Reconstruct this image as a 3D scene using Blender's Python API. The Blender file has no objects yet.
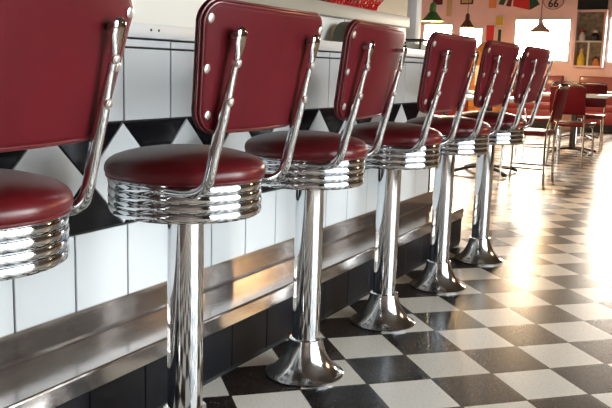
import bpy, bmesh, math, random
from mathutils import Vector, Matrix
random.seed(7)
PI = math.pi
C = bpy.context.scene.collection
S = bpy.context.scene

# ------------------------------------------------------------------ materials
def new_mat(name):
    m = bpy.data.materials.new(name); m.use_nodes = True
    nt = m.node_tree; return m, nt, nt.nodes['Principled BSDF']
def pm(name, col, rough=.5, metal=0., coat=0., bump=None, bump_scale=200., bump_dist=.001, spec=.5, emit=None, emit_s=0., vary=0., vary_scale=6.):
    m, nt, b = new_mat(name)
    b.inputs['Base Color'].default_value = (*col, 1)
    b.inputs['Roughness'].default_value = rough
    b.inputs['Metallic'].default_value = metal
    b.inputs['Coat Weight'].default_value = coat
    b.inputs['Coat Roughness'].default_value = .12
    b.inputs['Specular IOR Level'].default_value = spec
    if emit:
        b.inputs['Emission Color'].default_value = (*emit, 1); b.inputs['Emission Strength'].default_value = emit_s
    tc = nt.nodes.new('ShaderNodeTexCoord')
    if bump:
        n = nt.nodes.new('ShaderNodeTexNoise'); n.inputs['Scale'].default_value = bump_scale; n.inputs['Detail'].default_value = 4
        nt.links.new(tc.outputs['Object'], n.inputs['Vector'])
        bp = nt.nodes.new('ShaderNodeBump'); bp.inputs['Strength'].default_value = bump; bp.inputs['Distance'].default_value = bump_dist
        nt.links.new(n.outputs['Fac'], bp.inputs['Height']); nt.links.new(bp.outputs['Normal'], b.inputs['Normal'])
    if vary:
        n2 = nt.nodes.new('ShaderNodeTexNoise'); n2.inputs['Scale'].default_value = vary_scale; n2.inputs['Detail'].default_value = 5
        nt.links.new(tc.outputs['Object'], n2.inputs['Vector'])
        r = nt.nodes.new('ShaderNodeValToRGB')
        r.color_ramp.elements[0].position = .3; r.color_ramp.elements[1].position = .7
        r.color_ramp.elements[0].color = (*[c * (1 - vary) for c in col], 1)
        r.color_ramp.elements[1].color = (*[min(1, c * (1 + vary)) for c in col], 1)
        nt.links.new(n2.outputs['Fac'], r.inputs['Fac']); nt.links.new(r.outputs['Color'], b.inputs['Base Color'])
    return m

M = {}
M['vinyl'] = pm('burgundy_vinyl', (.094, .0052, .0098), .45, bump=.12, bump_scale=420, bump_dist=.0006, spec=.12, vary=.12, vary_scale=9)
M['seat_vinyl'] = pm('seat_vinyl', (.098, .006, .0085), .3, bump=.06, bump_scale=420, bump_dist=.0005, spec=.4, vary=.1, vary_scale=9)
M['piping'] = pm('burgundy_piping', (.1, .007, .011), .3, coat=.3)
M['chrome'] = pm('polished_chrome', (.7, .715, .735), .07, 1.0)
M['chrome_worn'] = pm('worn_chrome', (.66, .655, .65), .15, 1.0)
M['rivet'] = pm('nickel_rivet', (.85, .83, .8), .36, 1.0)
M['tile_white'] = pm('white_glazed_tile', (.75, .78, .79), .12, bump=.03, bump_scale=14, bump_dist=.002)
M['tile_black'] = pm('black_glazed_tile', (.008, .008, .01), .14, bump=.05, bump_scale=14, bump_dist=.002, spec=.3)
M['toe_tile'] = pm('black_toe_tile', (.006, .006, .008), .42, spec=.25, bump=.1, bump_scale=40, bump_dist=.001, vary=.4, vary_scale=20)
M['grout'] = pm('dark_grout', (.012, .013, .015), .8)
M['counter_lam'] = pm('white_laminate', (.88, .86, .8), .35)
M['alu'] = pm('brushed_aluminium', (.78, .82, .86), .4, .35, bump=.08, bump_scale=90, bump_dist=.0006)
M['hole'] = pm('dark_screw', (.01, .01, .01), .6)
M['beige_edge'] = pm('beige_metal_edge', (.4, .38, .32), .4, .2)
M['cream'] = pm('cream_paint', (.78, .72, .55), .6)
M['pink'] = pm('pink_wall_paint', (.93, .69, .65), .6, vary=.05, vary_scale=2)
M['white_paint'] = pm('white_paint', (.8, .78, .75), .5)
M['ceil'] = pm('ceiling_paint', (.1, .08, .07), .8)
M['wall_dark'] = pm('brown_wall_paint', (.04, .024, .02), .7)
M['red_booth'] = pm('red_booth_vinyl', (.24, .009, .014), .4, coat=.1)
M['black'] = pm('black_plastic', (.012, .012, .013), .4)
M['dark_wood'] = pm('dark_wood', (.06, .022, .012), .4, vary=.3, vary_scale=15)
M['amber_wood'] = pm('amber_wood', (.45, .17, .03), .4, vary=.3, vary_scale=12)
M['tabletop'] = pm('white_tabletop', (.8, .79, .77), .18)
M['cast_iron'] = pm('cast_iron', (.05, .04, .035), .4, .6)
M['red_plastic'] = pm('red_plastic', (.6, .01, .01), .35)
M['red_flat'] = pm('red_paint', (.62, .03, .03), .5)
M['green'] = pm('green_enamel', (.055, .13, .03), .35)
M['dkgreen'] = pm('dark_green_cloth', (.02, .09, .06), .7)
M['maroon'] = pm('maroon_cloth', (.16, .02, .03), .7)
M['white_cloth'] = pm('white_cloth', (.75, .72, .7), .7)
M['board'] = pm('chalkboard', (.012, .02, .02), .6)
M['brown_enamel'] = pm('brown_enamel', (.13, .05, .03), .35)
M['pink_shade'] = pm('pink_shade', (.72, .4, .36), .5)
M['yellow'] = pm('yellow_paint', (.75, .55, .06), .4)
M['bulb'] = pm('warm_bulb', (.9, .8, .6), .4, emit=(1, .62, .25), emit_s=9.)
M['olive'] = pm('olive_metal', (.1, .105, .075), .35, .4)
M['paper'] = pm('paper', (.75, .7, .55), .7)
M['orange'] = pm('orange_print', (.7, .25, .08), .6)
M['tan'] = pm('tan_print', (.6, .42, .2), .6)
M['niche'] = pm('weathered_wood', (.22, .19, .14), .7, vary=.5, vary_scale=14)
M['sign_white'] = pm('sign_cream', (.8, .55, .5), .5)
M['asphalt'] = pm('pavement', (.3, .29, .28), .9)

# glass: thin pane, see-through with a mirror share
def glass():
    m = bpy.data.materials.new('window_glass'); m.use_nodes = True
    nt = m.node_tree; nt.nodes.clear()
    o = nt.nodes.new('ShaderNodeOutputMaterial'); mx = nt.nodes.new('ShaderNodeMixShader')
    t = nt.nodes.new('ShaderNodeBsdfTransparent'); g = nt.nodes.new('ShaderNodeBsdfGlossy'); g.inputs['Roughness'].default_value = .02
    mx.inputs['Fac'].default_value = .06
    nt.links.new(t.outputs[0], mx.inputs[1]); nt.links.new(g.outputs[0], mx.inputs[2]); nt.links.new(mx.outputs[0], o.inputs[0])
    return m
M['glass'] = glass()

# stainless foot ledge: scratched, faintly streaked
def steel():
    m, nt, b = new_mat('scratched_stainless')
    tc = nt.nodes.new('ShaderNodeTexCoord'); mp = nt.nodes.new('ShaderNodeMapping'); mp.inputs['Scale'].default_value = (5, 1.6, 5)
    nt.links.new(tc.outputs['Object'], mp.inputs['Vector'])
    n = nt.nodes.new('ShaderNodeTexNoise'); n.inputs['Scale'].default_value = 7; n.inputs['Detail'].default_value = 9; n.inputs['Roughness'].default_value = .7
    nt.links.new(mp.outputs[0], n.inputs['Vector'])
    r = nt.nodes.new('ShaderNodeValToRGB'); e = r.color_ramp.elements
    e[0].position = .3; e[0].color = (.50, .45, .42, 1); e[1].position = .72; e[1].color = (.68, .63, .6, 1)
    nt.links.new(n.outputs['Fac'], r.inputs['Fac']); nt.links.new(r.outputs['Color'], b.inputs['Base Color'])
    rr = nt.nodes.new('ShaderNodeMapRange'); rr.inputs['To Min'].default_value = .1; rr.inputs['To Max'].default_value = .22
    nt.links.new(n.outputs['Fac'], rr.inputs['Value']); nt.links.new(rr.outputs[0], b.inputs['Roughness'])
    b.inputs['Metallic'].default_value = .95
    n2 = nt.nodes.new('ShaderNodeTexNoise'); n2.inputs['Scale'].default_value = 16; n2.inputs['Detail'].default_value = 6
    nt.links.new(tc.outputs['Object'], n2.inputs['Vector'])
    bp = nt.nodes.new('ShaderNodeBump'); bp.inputs['Strength'].default_value = .1; bp.inputs['Distance'].default_value = .003
    nt.links.new(n2.outputs['Fac'], bp.inputs['Height']); nt.links.new(bp.outputs['Normal'], b.inputs['Normal'])
    return m
M['steel'] = steel()

# floor: diagonal black and white tiles with dark joints
FT, FU, FV = .2182, .4596, 1.3142
def floor_mat():
    m, nt, b = new_mat('checker_floor_tiles')
    N, L = nt.nodes.new, nt.links.new
    tc = N('ShaderNodeTexCoord'); sp = N('ShaderNodeSeparateXYZ'); L(tc.outputs['Object'], sp.inputs[0])
    def mth(op, a, bb=None, clamp=False):
        n = N('ShaderNodeMath'); n.operation = op; n.use_clamp = clamp
        for i, v in enumerate([a, bb]):
            if v is None: continue
            if isinstance(v, (int, float)): n.inputs[i].default_value = v
            else: L(v, n.inputs[i])
        return n.outputs[0]
    k = math.sqrt(.5) / FT
    dx = mth('SUBTRACT', sp.outputs[0], FU); dy = mth('SUBTRACT', sp.outputs[1], FV)
    a = mth('MULTIPLY', mth('ADD', dx, dy), k); c = mth('MULTIPLY', mth('SUBTRACT', dx, dy), k)
    fa, fc = mth('FLOOR', a), mth('FLOOR', c)
    par = mth('FLOORED_MODULO', mth('ADD', fa, fc), 2.0)
    def edge(v):
        fr = mth('FRACT', v); return mth('MINIMUM', fr, mth('SUBTRACT', 1.0, fr))
    d = mth('MINIMUM', edge(a), edge(c))
    joint = mth('LESS_THAN', d, .014)
    wn = N('ShaderNodeTexWhiteNoise'); wn.noise_dimensions = '2D'
    cb = N('ShaderNodeCombineXYZ'); L(fa, cb.inputs[0]); L(fc, cb.inputs[1]); L(cb.outputs[0], wn.inputs['Vector'])
    ns = N('ShaderNodeTexNoise'); ns.inputs['Scale'].default_value = 140; ns.inputs['Detail'].default_value = 6; L(tc.outputs['Object'], ns.inputs['Vector'])
    def mixc(f, A, B):
        n = N('ShaderNodeMix'); n.data_type = 'RGBA'
        L(f, n.inputs['Factor']) if not isinstance(f, float) else None
        for s, v in (('A', A), ('B', B)):
            i = [q for q in n.inputs if q.name == s and q.type == 'RGBA'][0]
            if isinstance(v, tuple): i.default_value = (*v, 1)
            else: L(v, i)
        return [q for q in n.outputs if q.type == 'RGBA'][0]
    wob = mth('ADD', mth('MULTIPLY', wn.outputs['Value'], .85), mth('MULTIPLY', ns.outputs['Fac'], .15))
    white = mixc(wob, (.60, .55, .47), (.76, .72, .65))
    black = mixc(wob, (.008, .006, .006), (.022, .016, .015))
    col = mixc(joint, mixc(par, black, white), (.015, .011, .009))
    L(col, b.inputs['Base Color'])
    ro = N('ShaderNodeMapRange'); ro.inputs['To Min'].default_value = .24; ro.inputs['To Max'].default_value = .32; L(ns.outputs['Fac'], ro.inputs['Value'])
    L(ro.outputs[0], b.inputs['Roughness']); b.inputs['Specular IOR Level'].default_value = .22
    h = mth('ADD', mth('MULTIPLY', mth('MINIMUM', d, .03), 22.), mth('MULTIPLY', ns.outputs['Fac'], .05))
    bp = N('ShaderNodeBump'); bp.inputs['Strength'].default_value = .25; bp.inputs['Distance'].default_value = .0015
    L(h, bp.inputs['Height']); L(bp.outputs['Normal'], b.inputs['Normal'])
    return m
M['floor'] = floor_mat()

# ------------------------------------------------------------------ mesh helpers
def obj(name, bm, mats, parent=None, angle=35, smooth=True):
    me = bpy.data.meshes.new(name)
    bmesh.ops.recalc_face_normals(bm, faces=bm.faces[:])
    bm.to_mesh(me); bm.free()
    for mt in (mats if isinstance(mats, (list, tuple)) else [mats]): me.materials.append(M[mt])
    if smooth and len(me.polygons):
        me.polygons.foreach_set('use_smooth', [True] * len(me.polygons))
        me.set_sharp_from_angle(angle=math.radians(angle))
    o = bpy.data.objects.new(name, me); C.objects.link(o)
    if parent: o.parent = parent
    return o
def tag(o, label=None, cat=None, group=None, kind=None):
    if label: o['label'] = label
    if cat: o['category'] = cat
    if group: o['group'] = group
    if kind: o['kind'] = kind
    return o
def thing(name, label, cat, loc=(0, 0, 0), rz=0., group=None):
    o = bpy.data.objects.new(name, None); C.objects.link(o); o.empty_display_size = .1
    o.location = loc; o.rotation_euler = (0, 0, rz); return tag(o, label, cat, group)
def struct(name, bm, mats, parent=None, label=None):
    o = obj(name, bm, mats, parent, smooth=False)
    if not parent: o['kind'] = 'structure'
    if label: o['label'] = label
    return o
def box(bm, a, b, mi=0, bev=0., mat=None):
    x0, y0, z0 = a; x1, y1, z1 = b
    v = [bm.verts.new(p) for p in [(x0, y0, z0), (x1, y0, z0), (x1, y1, z0), (x0, y1, z0), (x0, y0, z1), (x1, y0, z1), (x1, y1, z1), (x0, y1, z1)]]
    if mat is not None:
        for q in v: q.co = mat @ q.co
    fs = [bm.faces.new([v[i] for i in f]) for f in [(3, 2, 1, 0), (4, 5, 6, 7), (0, 1, 5, 4), (1, 2, 6, 5), (2, 3, 7, 6), (3, 0, 4, 7)]]
    for f in fs: f.material_index = mi
    if bev:
        es = list({e for f in fs for e in f.edges})
        r = bmesh.ops.bevel(bm, geom=es, offset=bev, segments=2, affect='EDGES', profile=.6)
        for f in r['faces']: f.material_index = mi
    return bm
def NB(): return bmesh.new()
def lathe(bm, prof, seg=48, mi=0, cx=0, cy=0, cap0=True, cap1=True):
    rings = []
    for r, z in prof:
        if r < 1e-6: rings.append([bm.verts.new((cx, cy, z))])
        else: rings.append([bm.verts.new((cx + r * math.cos(2 * PI * i / seg), cy + r * math.sin(2 * PI * i / seg), z)) for i in range(seg)])
    for a, b in zip(rings, rings[1:]):
        if len(a) == 1 and len(b) == 1: continue
        for i in range(seg):
            j = (i + 1) % seg
            if len(a) == 1: f = [a[0], b[i], b[j]]
            elif len(b) == 1: f = [a[i], a[j], b[0]]
            else: f = [a[i], a[j], b[j], b[i]]
            bm.faces.new(f).material_index = mi
    if cap0 and len(rings[0]) > 1: bm.faces.new(rings[0][::-1]).material_index = mi
    if cap1 and len(rings[-1]) > 1: bm.faces.new(rings[-1]).material_index = mi
    return bm
def smoothpath(pts, n=6, closed=False):
    P = [Vector(p) for p in pts]; out = []
    m = len(P); rng = range(m if closed else m - 1)
    for i in rng:
        p0 = P[(i - 1) % m] if (closed or i > 0) else P[0]; p1 = P[i]; p2 = P[(i + 1) % m]; p3 = P[(i + 2) % m] if (closed or i + 2 < m) else P[-1]
        for k in range(n):
            t = k / n
            out.append(.5 * ((2 * p1) + (-p0 + p2) * t + (2 * p0 - 5 * p1 + 4 * p2 - p3) * t * t + (-p0 + 3 * p1 - 3 * p2 + p3) * t ** 3))
    if not closed: out.append(P[-1].copy())
    return out
def sweep(bm, path, rad, seg=12, side=None, closed=False, mi=0):
    # rad(i) -> (radius along side, radius along normal); side: fixed side direction or None
    n = len(path); rings = []
    prev = None
    for i, p in enumerate(path):
        if closed: t = (path[(i + 1) % n] - path[i - 1])
        else: t = path[min(i + 1, n - 1)] - path[max(i - 1, 0)]
        t.normalize()
        if side is not None: s = (side - t * side.dot(t)).normalized()
        else:
            if prev is None:
                up = Vector((0, 0, 1)) if abs(t.z) < .9 else Vector((1, 0, 0))
                s = t.cross(up).normalized()
            else: s = (prev - t * prev.dot(t)).normalized()
            prev = s
        nn = t.cross(s)
        r = rad(i) if callable(rad) else rad
        ra, rb = r if isinstance(r, tuple) else (r, r)
        rings.append([bm.verts.new(p + s * ra * math.cos(2 * PI * k / seg) + nn * rb * math.sin(2 * PI * k / seg)) for k in range(seg)])
    pairs = list(zip(rings, rings[1:])) + ([(rings[-1], rings[0])] if closed else [])
    for a, b in pairs:
        for k in range(seg):
            j = (k + 1) % seg; bm.faces.new([a[k], a[j], b[j], b[k]]).material_index = mi
    if not closed:
        bm.faces.new(rings[0][::-1]).material_index = mi; bm.faces.new(rings[-1]).material_index = mi
    return bm
def dome(bm, c, nrm, r, h, seg=16, mi=0):
    # domed disc head at point c looking along nrm
    nrm = Vector(nrm).normalized(); q = nrm.to_track_quat('Z', 'Y').to_matrix().to_4x4(); T = Matrix.Translation(Vector(c)) @ q
    b2 = NB(); lathe(b2, [(r, -.003), (r, 0), (r * .93, h * .45), (r * .7, h * .8), (r * .35, h * .97), (0, h)], seg, mi)
    vm = {}
    for v in b2.verts: vm[v] = bm.verts.new(T @ v.co)
    for f in b2.faces: bm.faces.new([vm[v] for v in f.verts]).material_index = mi
    b2.free(); return bm
def copy_tree(o, parent=None):
    c = o.copy(); C.objects.link(c)
    if parent: c.parent = parent
    for ch in list(o.children): copy_tree(ch, c)
    return c
def tile(bm, pts, x0, h, mi, axis='x', bev=.0016, gap=.003):
    # one glazed tile from a convex polygon (y, z), facing +x
    n = len(pts); cx = sum(p[0] for p in pts) / n; cz = sum(p[1] for p in pts) / n
    area = sum(pts[i][0] * pts[(i + 1) % n][1] - pts[(i + 1) % n][0] * pts[i][1] for i in range(n))
    if area < 0: pts = pts[::-1]
    def inset(d):
        out = []
        for i in range(n):
            p0, p1, p2 = Vector(pts[i - 1]), Vector(pts[i]), Vector(pts[(i + 1) % n])
            e1 = (p1 - p0).normalized(); e2 = (p2 - p1).normalized()
            n1 = Vector((-e1.y, e1.x)); n2 = Vector((-e2.y, e2.x))
            bi = (n1 + n2).normalized(); out.append(p1 + bi * (d / max(.3, bi.dot(n1))))
        return out
    A = [bm.verts.new((x0, p.x, p.y)) for p in inset(gap)]
    B = [bm.verts.new((x0 + h - bev, p.x, p.y)) for p in inset(gap)]
    D = [bm.verts.new((x0 + h, p.x, p.y)) for p in inset(gap + bev)]
    for u, w in ((A, B), (B, D)):
        for i in range(n): bm.faces.new([u[i], u[(i + 1) % n], w[(i + 1) % n], w[i]]).material_index = mi
    bm.faces.new(D).material_index = mi
def clip(poly, lo, hi):
    for s, lim in ((1, lo), (-1, -hi)):
        out = []
        for i in range(len(poly)):
            a, b = poly[i - 1], poly[i]; da, db = s * a[0] - lim, s * b[0] - lim
            if (da >= 0) != (db >= 0):
                t = da / (da - db); out.append((a[0] + t * (b[0] - a[0]), a[1] + t * (b[1] - a[1])))
            if db >= 0: out.append(b)
        poly = out
        if len(poly) < 3: return []
    return poly

# ------------------------------------------------------------------ camera
yaw, pitch, roll, f = .5052, .1704, .0298, 792.7
cp, sp_ = math.cos(pitch), math.sin(pitch)
F = Vector((-math.sin(yaw) * cp, math.cos(yaw) * cp, -sp_)); R = Vector((math.cos(yaw), math.sin(yaw), 0)); U = R.cross(F)
R2 = R * math.cos(roll) + U * math.sin(roll); U2 = U * math.cos(roll) - R * math.sin(roll)
CAM = Vector((1.5747, -1.32, .9762))
cd = bpy.data.cameras.new('camera'); co = bpy.data.objects.new('camera', cd); C.objects.link(co)
cd.sensor_width = 36; cd.lens = f * 36 / 612; cd.clip_start = .02; cd.clip_end = 200
m4 = Matrix(((R2.x, U2.x, -F.x, CAM.x), (R2.y, U2.y, -F.y, CAM.y), (R2.z, U2.z, -F.z, CAM.z), (0, 0, 0, 1)))
co.matrix_world = m4; S.camera = co

# ------------------------------------------------------------------ room shell
XL, XR, YB, YF, ZC = -4.7, 4.6, -2.05, 14.0, 2.8
bm = NB(); box(bm, (XL - .1, YB - .1, -.05), (XR + .1, YF + .1, 0)); struct('floor', bm, 'floor')
bm = NB(); box(bm, (XL - .1, YB - .1, ZC), (XR + .1, YF + .1, ZC + .1)); struct('ceiling', bm, 'ceil')
bm = NB(); box(bm, (XL - .1, YB - .1, 0), (XR + .1, YB, ZC)); struct('wall_back', bm, 'wall_dark')
bm = NB(); box(bm, (XL - .1, YB, 0), (XL, YF, ZC)); struct('wall_left', bm, 'pink')
def holed_wall(name, along, fixed0, fixed1, lo, hi, holes, mats, dado=None):
    # wall strip with rectangular openings; along: 'x' or 'y'
    b = NB()
    def bx(a0, a1, z0, z1, mi=0):
        if a1 - a0 < 1e-4 or z1 - z0 < 1e-4: return
        if along == 'x': box(b, (a0, fixed0, z0), (a1, fixed1, z1), mi)
        else: box(b, (fixed0, a0, z0), (fixed1, a1, z1), mi)
    prev = lo
    for h0, h1, z0, z1 in holes:
        bx(prev, h0, 0, ZC); bx(h0, h1, 0, z0); bx(h0, h1, z1, ZC); prev = h1
    bx(prev, hi, 0, ZC)
    return struct(name, b, mats)
FW = [(-4.35, -3.69, 1.2, 1.93), (-3.6, -3.08, 1.2, 1.86), (-2.52, -1.44, 1.2, 2.02), (-.82, .6, 1.2, 2.06)]
holed_wall('wall_front', 'x', YF, YF + .15, XL - .1, XR + .1, FW, 'pink')
RW = [(-1.1, 2.9, .12, 2.5)]
holed_wall('wall_right', 'y', XR, XR + .15, YB, YF, RW, 'wall_dark')
win_n = 0
def window(along, fixed, a0, a1, z0, z1, mull):
    global win_n
    win_n += 1; b = NB(); t = .045
    def bx(u0, u1, w0, w1, d0=-.02, d1=.06, tgt=None, mi=0):
        tgt = b if tgt is None else tgt
        if along == 'x': box(tgt, (u0, fixed + d0, w0), (u1, fixed + d1, w1), mi)
        else: box(tgt, (fixed + d0, u0, w0), (fixed + d1, u1, w1), mi)
    bx(a0, a0 + t, z0, z1); bx(a1 - t, a1, z0, z1); bx(a0 + t, a1 - t, z0, z0 + t); bx(a0 + t, a1 - t, z1 - t, z1)
    for k in range(1, mull):
        u = a0 + (a1 - a0) * k / mull; bx(u - t / 2, u + t / 2, z0 + t, z1 - t)
    w = struct('window_%d' % win_n, b, 'white_paint')
    g = NB(); bx(a0 + t, a1 - t, z0 + t, z1 - t, .015, .021, g); obj('window_pane', g, 'glass', w, smooth=False)
for a0, a1, z0, z1 in FW: window('x', YF, a0, a1, z0, z1, 1)
for a0, a1, z0, z1 in RW: window('y', XR, a0, a1, z0, z1, 3 if a1 - a0 > 3 else 2)
# street outside, so that the windows look out on something
bm = NB(); box(bm, (XL - 25, YB - 25, -.3), (XR + 30, YF + 40, -.2)); struct('ground', bm, 'asphalt')
# end wall of the service bay behind the counter
bm = NB(); box(bm, (-2.7, YB, 0), (-2.6, 9.4, ZC)); struct('wall_service', bm, 'cream')

# ------------------------------------------------------------------ lunch counter
P = .2105; DG = .2977
Y0, Y1 = -2.04, 2.966
ZTB, ZBB, ZBT, ZG1, ZCB, ZCT = .2936, .5085, .8075, 1.0184, 1.0478, 1.0871
counter = thing('lunch_counter', 'long lunch counter faced with white and black tiles behind the row of stools', 'counter', (0, 0, 0))
bm = NB(); box(bm, (-.7, Y0, 0), (-.004, Y1, ZCB - .002)); obj('cabinet_body', bm, 'grout', counter, smooth=False)
bm = NB()
box(bm, (-.004, Y0, .0), (0, Y1, ZCB - .003), 2)
def row(off, z0, z1):
    k = math.floor((Y0 - off) / P)
    while off + k * P < Y1:
        poly = clip([(off + k * P, z0), (off + (k + 1) * P, z0), (off + (k + 1) * P, z1), (off + k * P, z1)], Y0, Y1)
        if poly and max(q[0] for q in poly) - min(q[0] for q in poly) > .012: tile(bm, poly, 0, .006, 0)
        k += 1
row(.0125, ZTB - .01, ZBB); row(.423, ZBT, ZG1); row(.423, ZG1, ZCB - .003)
k = math.floor((Y0 - .4186) / DG) - 1
zm = (ZBT + ZBB) / 2
while .4186 + (k - .5) * DG < Y1:
    a = .4186 + k * DG
    for poly, mi in (([(a - DG / 2, zm), (a, ZBB), (a + DG / 2, zm), (a, ZBT)], 0), ([(a, ZBT), (a + DG / 2, zm), (a + DG, ZBT)], 1), ([(a, ZBB), (a + DG, ZBB), (a + DG / 2, zm)], 1)):
        q = clip(poly, Y0, Y1)
        if len(q) > 2 and max(v[0] for v in q) - min(v[0] for v in q) > .02: tile(bm, q, 0, .006, mi, gap=.0022)
    k += 1
obj('tiled_front', bm, ['tile_white', 'tile_black', 'grout'], counter, smooth=False)
bm = NB(); box(bm, (-.02, Y1, .0), (.009, Y1 + .012, ZCB - .003), 0); obj('end_trim', bm, 'dark_wood', counter, smooth=False)
bm = NB(); box(bm, (-.72, Y0, ZCB), (.022, Y1 + .03, ZCT - .002), 0); top = obj('countertop', bm, 'counter_lam', counter, smooth=False)
bm = NB(); box(bm, (.022, Y0, ZCB - .001), (.03, Y1 + .03, ZCT), 0, .002); edge = obj('edge_strip', bm, 'alu', top); edge['label'] = 'brushed aluminium edge strip'
for y in (.513, .548):
    bm = NB(); dome(bm, (.0302, y, 1.0705), (1, 0, 0), .0042, .001, 12); obj('screw', bm, 'hole', top)
# stainless footrest along the base
bm = NB()
prof = [(.007, .0), (.007, ZTB), (.013, ZTB), (.0145, .222), (.02, .2145), (.199, .2127), (.2035, .2105), (.205, .206), (.205, .162), (.2, .160), (.192, .160), (.192, .0)]
ring0 = [bm.verts.new((x, Y0, z)) for x, z in prof]; ring1 = [bm.verts.new((x, 3.02, z)) for x, z in prof]
for i in range(len(prof)): bm.faces.new([ring0[i], ring0[(i + 1) % len(prof)], ring1[(i + 1) % len(prof)], ring1[i]])
bm.faces.new(ring0); bm.faces.new(ring1[::-1])
led = obj('footrest', bm, 'steel', counter, angle=18); led['label'] = 'scratched stainless steel foot ledge'
bm = NB()
box(bm, (.192, Y0, 0), (.194, 3.012, .159), 1)
yy = .703 - 17 * P
while yy < 3.01:
    q = clip([(yy, .012), (yy + P, .012), (yy + P, .159), (yy, .159)], Y0, 3.012)
    if q and max(v[0] for v in q) - min(v[0] for v in q) > .02: tile(bm, q, .194, .006, 0, gap=.002)
    yy += P
o = obj('toe_kick', bm, ['toe_tile', 'grout'], counter, smooth=False); o['label'] = 'black tiled toe kick under the steel ledge'

# raised service shelf standing on the counter
sh = thing('service_shelf', 'white panelled service shelf with beige edge raised on the counter top', 'shelf', (0, 0, ZCT))
bm = NB(); box(bm, (-.22, Y0, 0), (-.19, 2.93, .125), 0)
for y in (-1.55, -.62, .31, 1.24, 2.2): box(bm, (-.1905, y - .003, 0), (-.1885, y + .003, .125), 1)
obj('back_panel', bm, ['counter_lam', 'beige_edge'], sh, smooth=False)
bm = NB(); box(bm, (-.62, Y0, .126), (-.15, 2.94, .185), 0, .004); obj('shelf_board', bm, 'beige_edge', sh)
bm = NB(); box(bm, (-.62, Y0, 0), (-.58, 2.93, .126), 0); obj('rear_panel', bm, 'counter_lam', sh, smooth=False)
pillar = thing('post', 'pale square post rising at the far end of the counter', 'post', (-.19, 3.09, 0))
bm = NB(); box(bm, (-.03, -.03, 0), (.03, .03, ZC - .001), 0, .004); obj('post_shaft', bm, 'white_paint', pillar)
bm = NB(); box(bm, (-.037, -.037, 0), (.037, .037, .12), 0, .004); obj('post_plinth', bm, 'dark_wood', pillar)

# ------------------------------------------------------------------ stool
def outline(hb, ht, z0, z1, rb, rt, inset=0., n=9):
    # rounded trapezoid in (y, s), counter clockwise
    hb -= inset; ht -= inset; z0 += inset; z1 -= inset; rb = max(.004, rb - inset); rt = max(.004, rt - inset)
    pts = []
    sl = (ht - hb) / (z1 - z0)
    def hw(z): return hb + sl * (z - z0)
    for cx, cz, r, a0 in ((hw(z0 + rb) - rb, z0 + rb, rb, -PI / 2), (hw(z1 - rt) - rt, z1 - rt, rt, 0), (-(hw(z1 - rt) - rt), z1 - rt, rt, PI / 2), (-(hw(z0 + rb) - rb), z0 + rb, rb, PI)):
        for i in range(n):
            a = a0 + PI / 2 * i / (n - 1); pts.append((cx + r * math.cos(a), cz + r * math.sin(a)))
    return pts
BK = dict(hb=.205, ht=.253, z0=0., z1=.277, rb=.065, rt=.047)
BX, BZ, LEAN, CURV = .200, .830, .212, .3
def bpt(y, s, t):
    # back rest coordinates (across, up, thickness towards sitter) -> stool coordinates
    L = math.sqrt(1 + LEAN * LEAN); ux, uz = LEAN / L, 1 / L; nx, nz = -uz, ux
    t2 = t + CURV * y * y
    return Vector((BX + ux * s + nx * t2, y, BZ + uz * s + nz * t2))
def dense(pts, m=4):
    out = []
    n = len(pts)
    for i in range(n):
        a, b = pts[i], pts[(i + 1) % n]; d = math.dist(a, b); k = max(1, min(14, int(d / .02)))
        for j in range(k): out.append((a[0] + (b[0] - a[0]) * j / k, a[1] + (b[1] - a[1]) * j / k))
    return out
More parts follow.
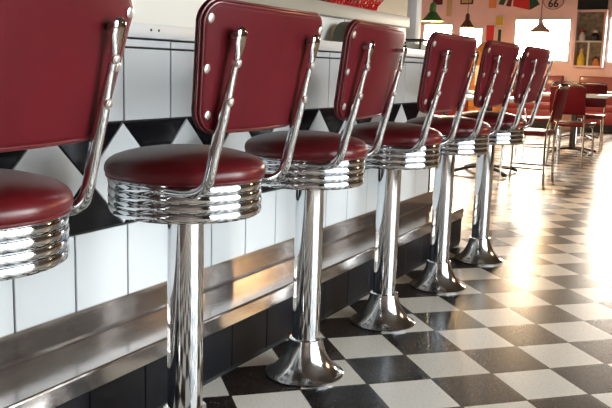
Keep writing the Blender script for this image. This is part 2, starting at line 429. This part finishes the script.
def make_stool():
    t = thing('diner_stool', '', 'bar stool', (0, 0, 0))
    # floor base
    bm = NB(); lathe(bm, [(0, .002), (.124, .0), (.127, .002), (.1275, .007), (.125, .010), (.119, .0125), (.108, .019), (.097, .028), (.086, .040), (.076, .055), (.067, .073), (.060, .092), (.0555, .110), (.0535, .122), (.050, .1235), (.044, .1235)], 64, cap1=True)
    obj('floor_base', bm, 'chrome_worn', t, 40)
    bm = NB(); lathe(bm, [(.0445, .120), (.0445, .64)], 48); obj('pedestal', bm, 'chrome', t, 40)
    # banded seat ring
    R = .184; pr = [(.05, .634), (.150, .628), (.168, .6245), (.177, .626)]
    zz = .6285; n = 4; hgt = (.7115 - zz) / n
    for k in range(n):
        z0 = zz + k * hgt
        pr += [(R - .0055, z0), (R - .0016, z0 + hgt * .06), (R - .0006, z0 + hgt * .2), (R - .0001, z0 + hgt * .36), (R, z0 + hgt * .5), (R - .0004, z0 + hgt * .66), (R - .0014, z0 + hgt * .8), (R - .0055, z0 + hgt * .87), (R - .0015, z0 + hgt * .92), (R - .0015, z0 + hgt * .97)]
    pr += [(R - .004, .712), (.17, .713), (.05, .713)]
    bm = NB(); lathe(bm, pr, 96); ring = obj('seat_ring', bm, 'chrome', t, 40); ring['label'] = 'chrome seat ring with four horizontal bands'
    # cushion
    bm = NB(); lathe(bm, [(.05, .7125), (.176, .7125), (.184, .715), (.1895, .720), (.192, .727), (.1915, .735), (.189, .743), (.183, .7505), (.171, .7585), (.15, .766), (.12, .7735), (.085, .779), (.05, .782), (0, .783)], 72)
    cush = obj('seat_cushion', bm, 'seat_vinyl', t, 60); cush['label'] = 'round domed burgundy vinyl seat cushion'
    bm = NB(); sweep(bm, [Vector((.186 * math.cos(2 * PI * i / 72), .186 * math.sin(2 * PI * i / 72), .7155)) for i in range(72)], .0036, 8, closed=True); obj('welt', bm, 'piping', cush)
    # two chrome back struts
    for s in (-1, 1):
        key = [(.045, .700), (.10, .699), (.135, .7005), (.160, .708), (.1775, .724), (.187, .748), (.197, .79), (.2285, .91), (.252, .998), (.2585, 1.024), (.2615, 1.037), (.2618, 1.046), (.259, 1.0515)]
        yy = [.158] * 7 + [.157, .156, .156, .156, .156, .156]
        path = smoothpath([(x, s * y, z) for (x, z), y in zip(key, yy)], 8)
        def rad(i, path=path):
            z = path[i].z
            def ss(a, b, v): q = min(1, max(0, (v - a) / (b - a))); return q * q * (3 - 2 * q)
            q = ss(.86, .97, z); ra = .0124 * (1 - q) + .0092 * q; rb = .0124 * (1 - q) + .0068 * q
            q = ss(.985, 1.025, z); ra = ra * (1 - q) + .0178 * q; rb = rb * (1 - q) + .0045 * q
            tail = (len(path) - 1 - i) / 10.
            if tail < 1: ra *= math.sqrt(max(.06, 1 - (1 - tail) ** 2))
            return (ra, rb)
        bm = NB(); sweep(bm, path, rad, 16, side=Vector((0, 1, 0))); st = obj('back_strut', bm, 'chrome', t, 50)
        st['label'] = 'bent chrome tube back strut'
        for z, x, y, hh in ((.904, .2268, .157, .0105), (.982, .2477, .1562, .0065)):
            bm = NB(); lathe(bm, [(.0102, -.004), (.0102, hh), (.0094, hh + .001), (.0075, hh + .0008), (.0068, hh + .0025), (.004, hh + .0034), (0, hh + .0036)], 18)
            q = Vector((1, 0, -.265)).to_track_quat('Z', 'Y').to_matrix().to_4x4(); bm.transform(Matrix.Translation((x, s * y, z)) @ q)
            obj('bolt', bm, 'rivet', st, 30)
        bm = NB(); sweep(bm, [Vector((.236, s * .156, 1.036)), Vector((.259, s * .156, 1.036))], .006, 12); obj('spacer', bm, 'rivet', st, 30)
    # back rest: shell, cushion side, piping, rivets
    bm = NB()
    layers = [(.016, .0), (.0095, .0006), (.0075, .003), (.004, .0045), (.0022, .008), (.001, .010), (.001, .015), (.004, .019), (.012, .023), (.03, .030), (.07, .036), (.11, .038)]
    rings = []
    for ins, th in layers:
        rings.append([bm.verts.new(bpt(y, s, th)) for y, s in dense_layer(ins)])
    for a, b in zip(rings, rings[1:]):
        n = len(a)
        for i in range(n): bm.faces.new([a[i], a[(i + 1) % n], b[(i + 1) % n], b[i]])
    cap_grid(bm, rings[0], layers[0], 0); cap_grid(bm, rings[-1], layers[-1], 1)
    back = obj('backrest', bm, 'vinyl', t, 50); back['label'] = 'burgundy vinyl backrest with welted edges'
    for ins, th, r in ((.0062, .0035, .0028), (.0012, .0098, .0028), (.0018, .0168, .0028)):
        path = [bpt(y, s, th) for y, s in dense_layer(ins)]
        bm = NB(); sweep(bm, path, r, 8, side=None, closed=True); obj('piping', bm, 'piping', back)
    for s in (-1, 1):
        for y, z in ((.2255, .238), (.212, .138), (.186, .042)):
            p = bpt(s * y, z, .0); n = (bpt(s * y, z, -.01) - p)
            bm = NB(); dome(bm, p, n, .0102, .003, 18); obj('rivet', bm, 'rivet', back)
    return t
NOUT = dense(outline(**BK))
def dense_layer(ins):
    # outline points moved inwards; same count in every layer
    base = outline(**BK, inset=ins); ref = outline(**BK)
    out = []
    n = len(ref)
    for i in range(n):
        a, b = ref[i], ref[(i + 1) % n]; d = math.dist(a, b); k = max(1, min(14, int(d / .02)))
        a, b = base[i], base[(i + 1) % n]
        for j in range(k): out.append((a[0] + (b[0] - a[0]) * j / k, a[1] + (b[1] - a[1]) * j / k))
    return out
def cap_grid(bm, ring, layer, front):
    # shrink the outline to the middle in steps so the cap follows the curve of the back
    ins, th = layer; o = dense_layer(ins); cy = 0.; cz = (BK['z0'] + BK['z1']) / 2
    prev = ring
    for q in (.8, .6, .4, .2):
        cur = [bm.verts.new(bpt(cy + (y - cy) * q, cz + (z - cz) * q, th + (.001 * (1 - q) if front else 0))) for y, z in o]
        n = len(cur)
        for i in range(n): bm.faces.new([prev[i], prev[(i + 1) % n], cur[(i + 1) % n], cur[i]])
        prev = cur
    c = bm.verts.new(bpt(cy, cz, th + (.001 if front else 0)))
    n = len(prev)
    for i in range(n): bm.faces.new([prev[i], prev[(i + 1) % n], c])

XS, YS0, SS = .4025, -.4295, .6262
labels = ['nearest burgundy diner stool, cropped by the left edge of the photo',
          'second burgundy diner stool from the left, its whole backrest turned to the viewer',
          'third burgundy stool from the left, its flared base on the checkered floor nearest the viewer',
          'fourth burgundy stool from the left, in front of the far end of the tiled counter',
          'fifth burgundy stool from the left, just beyond the end of the tiled counter wall',
          'farthest burgundy counter stool, closest to the dining tables and bright window']
proto = make_stool()
stools = [proto] + [copy_tree(proto) for _ in range(5)]
for j, o in enumerate(stools):
    o.location = (XS, YS0 + SS * j, 0); o['label'] = labels[j]; o['group'] = 'burgundy and chrome stools along the counter'; o['category'] = 'bar stool'
# swivel seats: two of them sit turned and a little off their posts
stools[0].rotation_euler.z = math.radians(7); stools[0].location.x -= .022
stools[2].rotation_euler.z = math.radians(5.5)
for j, seat_dx, back_dx in ((0, .012, -.022), (2, -.016, -.024)):
    for ch in stools[j].children:
        if ch.name.startswith('seat'): ch.location.x += seat_dx
        elif ch.name.startswith('back'): ch.location.x += back_dx

# ------------------------------------------------------------------ things on the counter and the shelf
ZS = ZCT + .185
bk = thing('bread_basket', 'red woven plastic basket on the beige service shelf', 'basket', (-.29, 2.3, ZS + .001))
def basket():
    bm = NB(); hx0, hy0, hx1, hy1, h = .10, .26, .13, .31, .075
    def side(u, w, q):  # point on rim path parameter u in 0..1 around, height fraction q
        hx = hx0 + (hx1 - hx0) * q; hy = hy0 + (hy1 - hy0) * q
        per = [(-hx, -hy), (hx, -hy), (hx, hy), (-hx, hy)]; L = [2 * hx, 2 * hy, 2 * hx, 2 * hy]; tot = sum(L); d = (u % 1) * tot
        for i in range(4):
            if d <= L[i] + 1e-9:
                a, b = per[i], per[(i + 1) % 4]; t = d / L[i]; return Vector((a[0] + (b[0] - a[0]) * t, a[1] + (b[1] - a[1]) * t, .004 + q * h + w))
            d -= L[i]
        return Vector((*per[0], .004 + q * h + w))
    N = 46
    for d in (1, -1):
        for i in range(N):
            path = [side((i + d * k * .35) / N, 0, k / 4) for k in range(5)]
            sweep(bm, path, .0035, 6)
    for q, r in ((0, .005), (.5, .003), (1, .006)):
        path = [side(k / 80, 0, q) for k in range(80)]; sweep(bm, path, r, 8, closed=True)
    box(bm, (-hx0, -hy0, 0), (hx0, hy0, .005))
    return bm
obj('basket_weave', basket(), 'red_plastic', bk, 60)
for i, (y, c, nm, lab) in enumerate(((2.17, 'green', 'pepper', 'green pepper at the near end of the red basket'), (2.44, 'dkgreen', 'pepper', 'dark green pepper at the far end of the red basket'))):
    bm = NB(); lathe(bm, [(0, .0), (.02, .002), (.036, .02), (.04, .045), (.036, .075), (.022, .088), (.008, .084), (0, .082)], 20)
    for v in bm.verts:
        a = math.atan2(v.co.y, v.co.x); k = 1 + .1 * math.cos(4 * a); v.co.x *= k; v.co.y *= k
    t = thing(nm, lab, 'vegetable', (-.27, y, ZS + .006), group=None); obj('flesh', bm, c, t, 60)
    bm = NB(); sweep(bm, smoothpath([(0, 0, .08), (.002, 0, .095), (.008, .002, .108)], 4), .005, 8); obj('stem', bm, 'green', t)
hold = thing('menu_holder', 'dark olive curved menu holder standing on the counter between the second and third stools', 'menu holder', (-.1, 2.03, ZCT))
bm = NB(); box(bm, (-.05, -.07, 0), (.05, .09, .012), 0, .003); obj('foot', bm, 'olive', hold)
bm = NB(); pr = [(-.055, .01), (-.05, .022), (-.035, .055), (-.008, .083), (.03, .101), (.06, .107), (.085, .1075), (.088, .01)]
va = [bm.verts.new((-.04, y, z)) for y, z in pr]; vb = [bm.verts.new((.04, y, z)) for y, z in pr]
bm.faces.new(va); bm.faces.new(vb[::-1])
for i in range(len(pr)): bm.faces.new([va[i], va[(i + 1) % len(pr)], vb[(i + 1) % len(pr)], vb[i]])
obj('curved_body', bm, 'olive', hold)
tr = thing('paper_tray', 'low black tray of papers at the far end of the counter', 'tray', (-.09, 2.84, ZCT))
bm = NB(); box(bm, (-.09, -.1, 0), (.09, .11, .006), 0); box(bm, (-.09, -.1, .05), (.09, .11, .058), 0)
for x, y in ((-.088, -.098), (.08, -.098), (-.088, .1), (.08, .1)): box(bm, (x, y, .006), (x + .008, y + .008, .05), 0)
obj('tray_frame', bm, 'black', tr, smooth=False)
bm = NB(); box(bm, (-.075, -.085, .006), (.075, .09, .03), 0); obj('paper_stack', bm, 'paper', tr, smooth=False)

# ------------------------------------------------------------------ dining area
def legpath(bm, pts, r=.011, n=5): return sweep(bm, smoothpath(pts, n), r, 10)
def make_chair():
    # bent chrome tube diner chair, facing +y (sitter looks to +y)
    t = thing('diner_chair', '', 'chair')
    bm = NB(); box(bm, (-.2, -.2, .43), (.2, .21, .475), 0, .018); obj('seat', bm, 'seat_vinyl', t, 60)
    bm = NB()
    for v in box(bm, (-.19, -.02, 0), (.19, .02, .3), 0, .018).verts: v.co = Vector((v.co.x, v.co.y - .23 - .16 * v.co.z - .35 * v.co.x ** 2 + .012, v.co.z + .56))
    obj('backrest', bm, 'vinyl', t, 60)
    bm = NB(); legpath(bm, [(-.185, .19, 0), (-.183, .185, .2), (-.175, .18, .38), (-.14, .18, .425), (0, .18, .428), (.14, .18, .425), (.175, .18, .38), (.183, .185, .2), (.185, .19, 0)]); obj('front_legs', bm, 'chrome', t)
    for s in (-1, 1):
        bm = NB(); legpath(bm, [(s * .19, -.21, 0), (s * .185, -.2, .22), (s * .18, -.2, .45), (s * .18, -.235, .62), (s * .172, -.285, .86)]); obj('rear_leg', bm, 'chrome', t)
    bm = NB(); legpath(bm, [(-.172, -.285, .85), (-.15, -.29, .875), (0, -.25, .88), (.15, -.29, .875), (.172, -.285, .85)]); obj('top_rail', bm, 'chrome', t)
    for s in (-1, 1):
        bm = NB(); legpath(bm, [(s * .183, -.2, .13), (s * .184, .187, .13)], .008); obj('stretcher', bm, 'chrome', t)
    return t
def make_table():
    t = thing('dining_table', '', 'table')
    bm = NB(); box(bm, (-.4, -.35, .715), (.4, .35, .75), 0, .008); tp = obj('tabletop', bm, 'tabletop', t)
    bm = NB(); box(bm, (-.405, -.355, .722), (.405, .355, .743), 0, .006); obj('edge_band', bm, 'alu', tp)
    bm = NB(); lathe(bm, [(.05, .05), (.038, .1), (.036, .66), (.06, .69), (.06, .714)], 24); obj('pedestal', bm, 'cast_iron', t)
    bm = NB()
    for a in range(4):
        A = a * PI / 2 + PI / 4; d = Vector((math.cos(A), math.sin(A), 0))
        sweep(bm, smoothpath([d * .02 + Vector((0, 0, .075)), d * .2 + Vector((0, 0, .06)), d * .33 + Vector((0, 0, .032)), d * .36 + Vector((0, 0, .018))], 4), (.028, .016), 8, side=Vector((-d.y, d.x, 0)))
    obj('cross_foot', bm, 'cast_iron', t)
    return t
ch0 = make_chair(); tb0 = make_table()
tables = [(-.66, 6.35, .05, 'white topped pedestal table just beyond the farthest counter stool'),
          (-.36, 9.1, .05, 'white topped pedestal table in the middle of the dining area'),
          (-.75, 11.6, 0., 'white topped pedestal table in front of the red booth bench'),
          (-1.75, 8.2, .0, 'white topped pedestal table seen between the fifth and fourth stool backs')]
for i, (x, y, r, lab) in enumerate(tables):
    o = tb0 if i == 0 else copy_tree(tb0)
    o.location = (x, y, 0); o.rotation_euler.z = r; o['label'] = lab; o['group'] = 'pedestal dining tables'
chairs = [(-.2, 6.1, PI / 2, 'diner chair with its back to the right, beside the table beyond the last stool'),
          (-.62, 8.35, -1.1, 'diner chair with arched chrome legs beside the middle pedestal table'),
          (-.3, 9.75, PI + .1, 'diner chair behind the middle pedestal table'),
          (.12, 11.9, -.55, 'diner chair at the right edge of the photo in front of the red bench'),
          (-.8, 10.9, 0., 'diner chair in front of the booth table'),
          (-.12, 7.75, -.1, 'diner chair with its dark backrest turned to the viewer beyond the last stool'),
          (-1.75, 7.35, 0.1, 'diner chair seen through the gap beyond the counter end')]
for i, (x, y, r, lab) in enumerate(chairs):
    o = ch0 if i == 0 else copy_tree(ch0)
    o.location = (x, y, 0); o.rotation_euler.z = r; o['label'] = lab; o['group'] = 'chrome legged diner chairs'
# booth benches along the far wall
bt = thing('booth_bench', 'long red vinyl booth bench against the far wall', 'bench', (0, 13.55, 0))
bm = NB(); box(bm, (-1.2, -.2, .0), (4.2, .42, .14), 0); obj('plinth', bm, 'black', bt, smooth=False)
bm = NB(); box(bm, (-1.2, -.22, .14), (4.2, .2, .36), 0, .01); obj('seat_base', bm, 'red_booth', bt)
bm = NB(); box(bm, (-1.2, -.25, .36), (4.2, .2, .48), 0, .035); obj('seat', bm, 'red_booth', bt)
bm = NB(); box(bm, (-1.2, .2, .14), (4.2, .42, .97), 0, .03); obj('backrest', bm, 'red_booth', bt)
bt2 = copy_tree(bt); bt2.location = (-6.0 + .2, 13.55, 0)
bt2['label'] = 'red booth bench by the far left wall behind the fifth stool'; bt2.scale.x = .58; bt2.location.x = -3.94
# bottle on the far left table
bo = thing('ketchup_bottle', 'red ketchup bottle with a white cap between the fourth and fifth stool backs', 'bottle', (-1.5, 8.0, .751))
bm = NB(); lathe(bm, [(0, 0), (.033, 0), (.036, .006), (.036, .1), (.034, .125), (.02, .155), (.016, .165)], 24); obj('bottle_body', bm, 'red_plastic', bo)
bm = NB(); lathe(bm, [(.019, .165), (.019, .19), (.009, .2), (.004, .225), (0, .225)], 20); obj('cap', bm, 'white_cloth', bo)
# amber cabinet near the left of the far wall
ab = thing('cabinet', 'amber wooden cabinet with a pale panel by the far wall behind the fifth stool', 'cabinet', (-2.62, 12.9, 0))
bm = NB(); box(bm, (-.28, -.2, 0), (.28, .2, 1.25), 0, .02); lathe(bm, [(.27, 1.24), (.26, 1.36), (.2, 1.47), (.1, 1.53), (0, 1.55)], 32)
obj('body', bm, 'amber_wood', ab)
bm = NB(); box(bm, (-.18, -.215, .75), (.18, -.2, 1.1), 0, .004); obj('panel', bm, 'paper', ab)

# ------------------------------------------------------------------ pendant lamps
def pendant(x, y, z, r, h, col, lab):
    t = thing('pendant_lamp', lab, 'lamp', (x, y, z), group='pendant lamps hanging over the dining area')
    bm = NB(); pr = [(r, 0), (r * .97, .004), (r * .62, h * .45), (r * .3, h * .85), (.035, h), (.03, h + .05), (.012, h + .07)]
    inner = [(.010, h + .06), (.026, h + .04), (.03, h - .006), (r * .29, h * .84 - .006), (r * .6, h * .45 - .008), (r * .95, .001)]
    lathe(bm, pr + inner, 40, cap0=False, cap1=False)
    v = bm.verts; obj('lamp_shade', bm, col, t, 50)
    bm = NB(); lathe(bm, [(.006, h + .06), (.006, ZC - z - .03)], 8); obj('stem', bm, 'brown_enamel', t)
    bm = NB(); lathe(bm, [(.06, ZC - z - .03), (.055, ZC - z - .006), (.05, ZC - z)], 20); obj('ceiling_rose', bm, 'brown_enamel', t)
    bm = NB(); lathe(bm, [(0, h * .35), (.02, h * .37), (.03, h * .52), (.026, h * .66), (.014, h * .8), (.014, h * .92)], 16); obj('bulb', bm, 'bulb', t)
    l = bpy.data.lights.new('bulb_light', 'POINT'); l.energy = 130; l.color = (1, .66, .33); l.shadow_soft_size = .03
    lo = bpy.data.objects.new('bulb_light', l); C.objects.link(lo); lo.parent = t; lo.location = (0, 0, h * .1)
pendant(-1.16, 6.0, 1.445, .105, .105, 'green', 'green enamel pendant lamp nearest the counter end')
pendant(-2.45, 11., 1.665, .115, .15, 'brown_enamel', 'brown pendant lamp hanging in front of the left window')
pendant(-1.08, 10., 1.545, .165, .12, 'pink_shade', 'wide pale pink pendant lamp in front of the bright window')

pendant(3.1, 5.3, 1.68, .16, .13, 'brown_enamel', 'brown pendant lamp outside the right edge, mirrored as warm sparks in the steel ledge')
# ------------------------------------------------------------------ signs and pictures on the far wall (flat things, at their place)
def plate(name, lab, cat, x0, x1, z0, z1, col, y=13.99, th=.02, frame=None, rot=0, group=None):
    t = thing(name, lab, cat, ((x0 + x1) / 2, y, (z0 + z1) / 2), group=group); t.rotation_euler.y = rot
    w, h = (x1 - x0) / 2, (z1 - z0) / 2
    bm = NB(); box(bm, (-w, -th, -h), (w, 0, h), 0); obj('panel', bm, col, t, smooth=False)
    if frame:
        bm = NB(); q = .025
        for a, b in (((-w - q, -th - .008, h), (w + q, 0, h + q)), ((-w - q, -th - .008, -h - q), (w + q, 0, -h)), ((-w - q, -th - .008, -h), (-w, 0, h)), ((w, -th - .008, -h), (w + q, 0, h))): box(bm, a, b)
        obj('frame', bm, frame, t, smooth=False)
    return t
plate('chalkboard', 'dark chalkboard hanging above the narrow display niche', 'board', -1.375, -.855, 2.16, 2.52, 'board')
s66 = thing('route_sign', 'pale round shield sign reading 66 on the pink wall', 'sign', (-1.81, 13.99, 2.31))
bm = NB()
out = [Vector((.19 * math.cos(2 * PI * i / 40), 0, .15 * math.sin(2 * PI * i / 40))) for i in range(40)]
va = [bm.verts.new(p + Vector((0, -.015, 0))) for p in out]; vb = [bm.verts.new(p) for p in out]
bm.faces.new(va); bm.faces.new(vb[::-1])
for i in range(40): bm.faces.new([va[i], va[(i + 1) % 40], vb[(i + 1) % 40], vb[i]])
obj('sign_plate', bm, 'sign_white', s66)
bm = NB(); sweep(bm, [p * .95 + Vector((0, -.016, 0)) for p in out], .005, 6, closed=True); obj('border', bm, 'black', s66)
tx = bpy.data.curves.new('number', 'FONT'); tx.body = '66'; tx.size = .19; tx.align_x = 'CENTER'; tx.align_y = 'CENTER'; tx.extrude = .003; tx.offset = .004
to = bpy.data.objects.new('number_text', tx); C.objects.link(to); bpy.context.view_layer.update()
me = bpy.data.meshes.new_from_object(to.evaluated_get(bpy.context.evaluated_depsgraph_get())); bpy.data.objects.remove(to); me.materials.clear(); me.materials.append(M['black'])
to = bpy.data.objects.new('number', me); C.objects.link(to); to.parent = s66; to.location = (0, -.02, -.045); to.rotation_euler = (PI / 2, 0, 0)
# flags draped above the window
def flag(name, lab, pts, cols, y):
    t = thing(name, lab, 'flag', (pts[0][0], y, pts[0][1]))
    for nm, poly, c in cols:
        bm = NB()
        a = [bm.verts.new((x - pts[0][0], -.012, z - pts[0][1])) for x, z in poly]; b = [bm.verts.new((x - pts[0][0], 0, z - pts[0][1])) for x, z in poly]
        bm.faces.new(a); bm.faces.new(b[::-1])
        for i in range(len(poly)): bm.faces.new([a[i], a[(i + 1) % len(poly)], b[(i + 1) % len(poly)], b[i]])
        obj(nm, bm, c, t, smooth=False)
flag('flag', 'red flag with dark green end draped above the far window', [(-2.56, 2.36)],
     [('red_field', [(-2.56, 2.23), (-2.24, 2.16), (-2.28, 2.46), (-2.55, 2.46)], 'red_flat'), ('green_field', [(-2.235, 2.16), (-2.06, 2.26), (-2.2, 2.46), (-2.275, 2.46)], 'dkgreen')], 14.0)
flag('flag', 'dark striped flag folded left of the red flag', [(-2.8, 2.36)],
     [('dark_field', [(-2.84, 2.27), (-2.74, 2.25), (-2.66, 2.46), (-2.76, 2.46)], 'dkgreen'), ('white_stripe', [(-2.735, 2.25), (-2.7, 2.24), (-2.62, 2.46), (-2.655, 2.46)], 'white_cloth'), ('maroon_field', [(-2.695, 2.24), (-2.6, 2.22), (-2.57, 2.46), (-2.615, 2.46)], 'maroon')], 14.0)
plate('picture', 'small brown picture in a dark frame high on the left wall', 'picture', -3.56, -3.36, 2.3, 2.5, 'tan', frame='dark_wood')
plate('picture', 'orange print high on the wall left of the flags', 'picture', -3.02, -2.88, 2.2, 2.46, 'orange')
plate('picture', 'narrow tan print hanging above the left windows', 'picture', -3.86, -3.76, 2.05, 2.4, 'tan')
plate('picture', 'dark picture above the far left window', 'picture', -4.12, -3.98, 2.3, 2.45, 'maroon', frame='dark_wood')
plate('picture', 'tall red poster on the pillar between the windows', 'poster', -3.03, -2.88, 1.5, 1.88, 'red_flat', frame='white_paint')
plate('sign', 'yellow square sign beside the bright window', 'sign', -2.86, -2.72, 1.88, 2.04, 'yellow', frame='white_paint')
plate('sign', 'narrow dark sign under the yellow square sign', 'sign', -2.80, -2.74, 1.55, 1.8, 'board', frame='white_paint')
# display niche between the windows
ni = thing('display_case', 'narrow weathered wooden display case with one white shelf between the far windows', 'display case', (-1.11, 13.99, 1.16))
bm = NB(); box(bm, (-.22, -.02, 0), (.24, 0, .95), 0); obj('back_panel', bm, 'niche', ni, smooth=False)
bm = NB()
for a, b in (((-.26, -.2, -.03), (-.22, 0, .98)), ((.24, -.2, -.03), (.28, 0, .98)), ((-.22, -.2, .95), (.24, 0, .98)), ((-.22, -.2, -.03), (.24, 0, 0))): box(bm, a, b)
obj('case_frame', bm, 'pink', ni, smooth=False)
bm = NB(); box(bm, (-.22, -.19, .415), (.24, -.02, .44), 0); obj('shelf_board', bm, 'white_paint', ni, smooth=False)
bm = NB(); box(bm, (.0, -.19, .0), (.03, -.15, .415), 0); obj('divider', bm, 'white_paint', ni, smooth=False)
def jar(name, lab, x, z, r, h, c1, c2):
    t = thing(name, lab, 'ornament', (-1.11 + x, 13.88, 1.16 + z))
    bm = NB(); lathe(bm, [(0, 0), (r * .9, 0), (r, h * .1), (r * .95, h * .45), (r * .5, h * .68), (r * .42, h * .75)], 20); obj('body', bm, c1, t)
    bm = NB(); lathe(bm, [(r * .5, h * .75), (r * .52, h * .9), (r * .3, h), (0, h)], 16); obj('lid', bm, c2, t)
jar('jar', 'white jar with red lid on the display shelf', -.12, .44, .06, .2, 'white_cloth', 'red_flat')
jar('pot', 'dark wide pot with white lid on the display shelf', .1, .44, .085, .19, 'black', 'white_cloth')
jar('jar', 'yellow jar standing in the lower left of the display case', -.11, 0, .07, .3, 'yellow', 'tan')
jar('pot', 'orange pot at the lower right of the display case', .15, 0, .06, .17, 'orange', 'black')

# ------------------------------------------------------------------ daylight
SKY, SUNWARD = 11.3, 68.
w = bpy.data.worlds.new('daylight'); S.world = w; w.use_nodes = True
nt = w.node_tree; bg = nt.nodes['Background']
# hazy bright sky, brightest round the low sun beyond the far windows
N, L = nt.nodes.new, nt.links.new
tc = N('ShaderNodeTexCoord'); vd = N('ShaderNodeVectorMath'); vd.operation = 'DOT_PRODUCT'
sd = Vector((.1, 1, .28)).normalized(); vd.inputs[1].default_value = sd; L(tc.outputs['Generated'], vd.inputs[0])
mr = N('ShaderNodeMapRange'); mr.inputs['From Min'].default_value = .2; mr.inputs['From Max'].default_value = 1.; L(vd.outputs['Value'], mr.inputs['Value'])
pw = N('ShaderNodeMath'); pw.operation = 'POWER'; pw.inputs[1].default_value = 2.; L(mr.outputs[0], pw.inputs[0])
ml = N('ShaderNodeMath'); ml.operation = 'MULTIPLY_ADD'; ml.inputs[1].default_value = SUNWARD; ml.inputs[2].default_value = SKY; L(pw.outputs[0], ml.inputs[0])
mc = N('ShaderNodeMix'); mc.data_type = 'RGBA'; L(pw.outputs[0], mc.inputs['Factor'])
ia = [q for q in mc.inputs if q.type == 'RGBA']; ia[0].default_value = (.86, .95, 1.0, 1); ia[1].default_value = (1., .84, .66, 1)
L([q for q in mc.outputs if q.type == 'RGBA'][0], bg.inputs['Color']); L(ml.outputs[0], bg.inputs['Strength'])
def portal(loc, rot, sx, sy):
    l = bpy.data.lights.new('window_portal', 'AREA'); l.shape = 'RECTANGLE'; l.size = sx; l.size_y = sy; l.cycles.is_portal = True
    o = bpy.data.objects.new('window_portal', l); C.objects.link(o); o.location = loc; o.rotation_euler = rot
for a0, a1, z0, z1 in RW: portal((XR + .14, (a0 + a1) / 2, (z0 + z1) / 2), (0, PI / 2, 0), z1 - z0, a1 - a0)
for a0, a1, z0, z1 in FW: portal(((a0 + a1) / 2, YF + .14, (z0 + z1) / 2), (-PI / 2, 0, 0), a1 - a0, z1 - z0)

S.view_settings.view_transform = 'Standard'; S.view_settings.look = 'None'
S.view_settings.exposure = 0.; S.view_settings.gamma = 1.; S.view_settings.use_curve_mapping = False
S.cycles.use_denoising = True
S.cycles.max_bounces = 10; S.cycles.diffuse_bounces = 5; S.cycles.glossy_bounces = 6; S.cycles.transparent_max_bounces = 12
S.cycles.sample_clamp_indirect = 6.
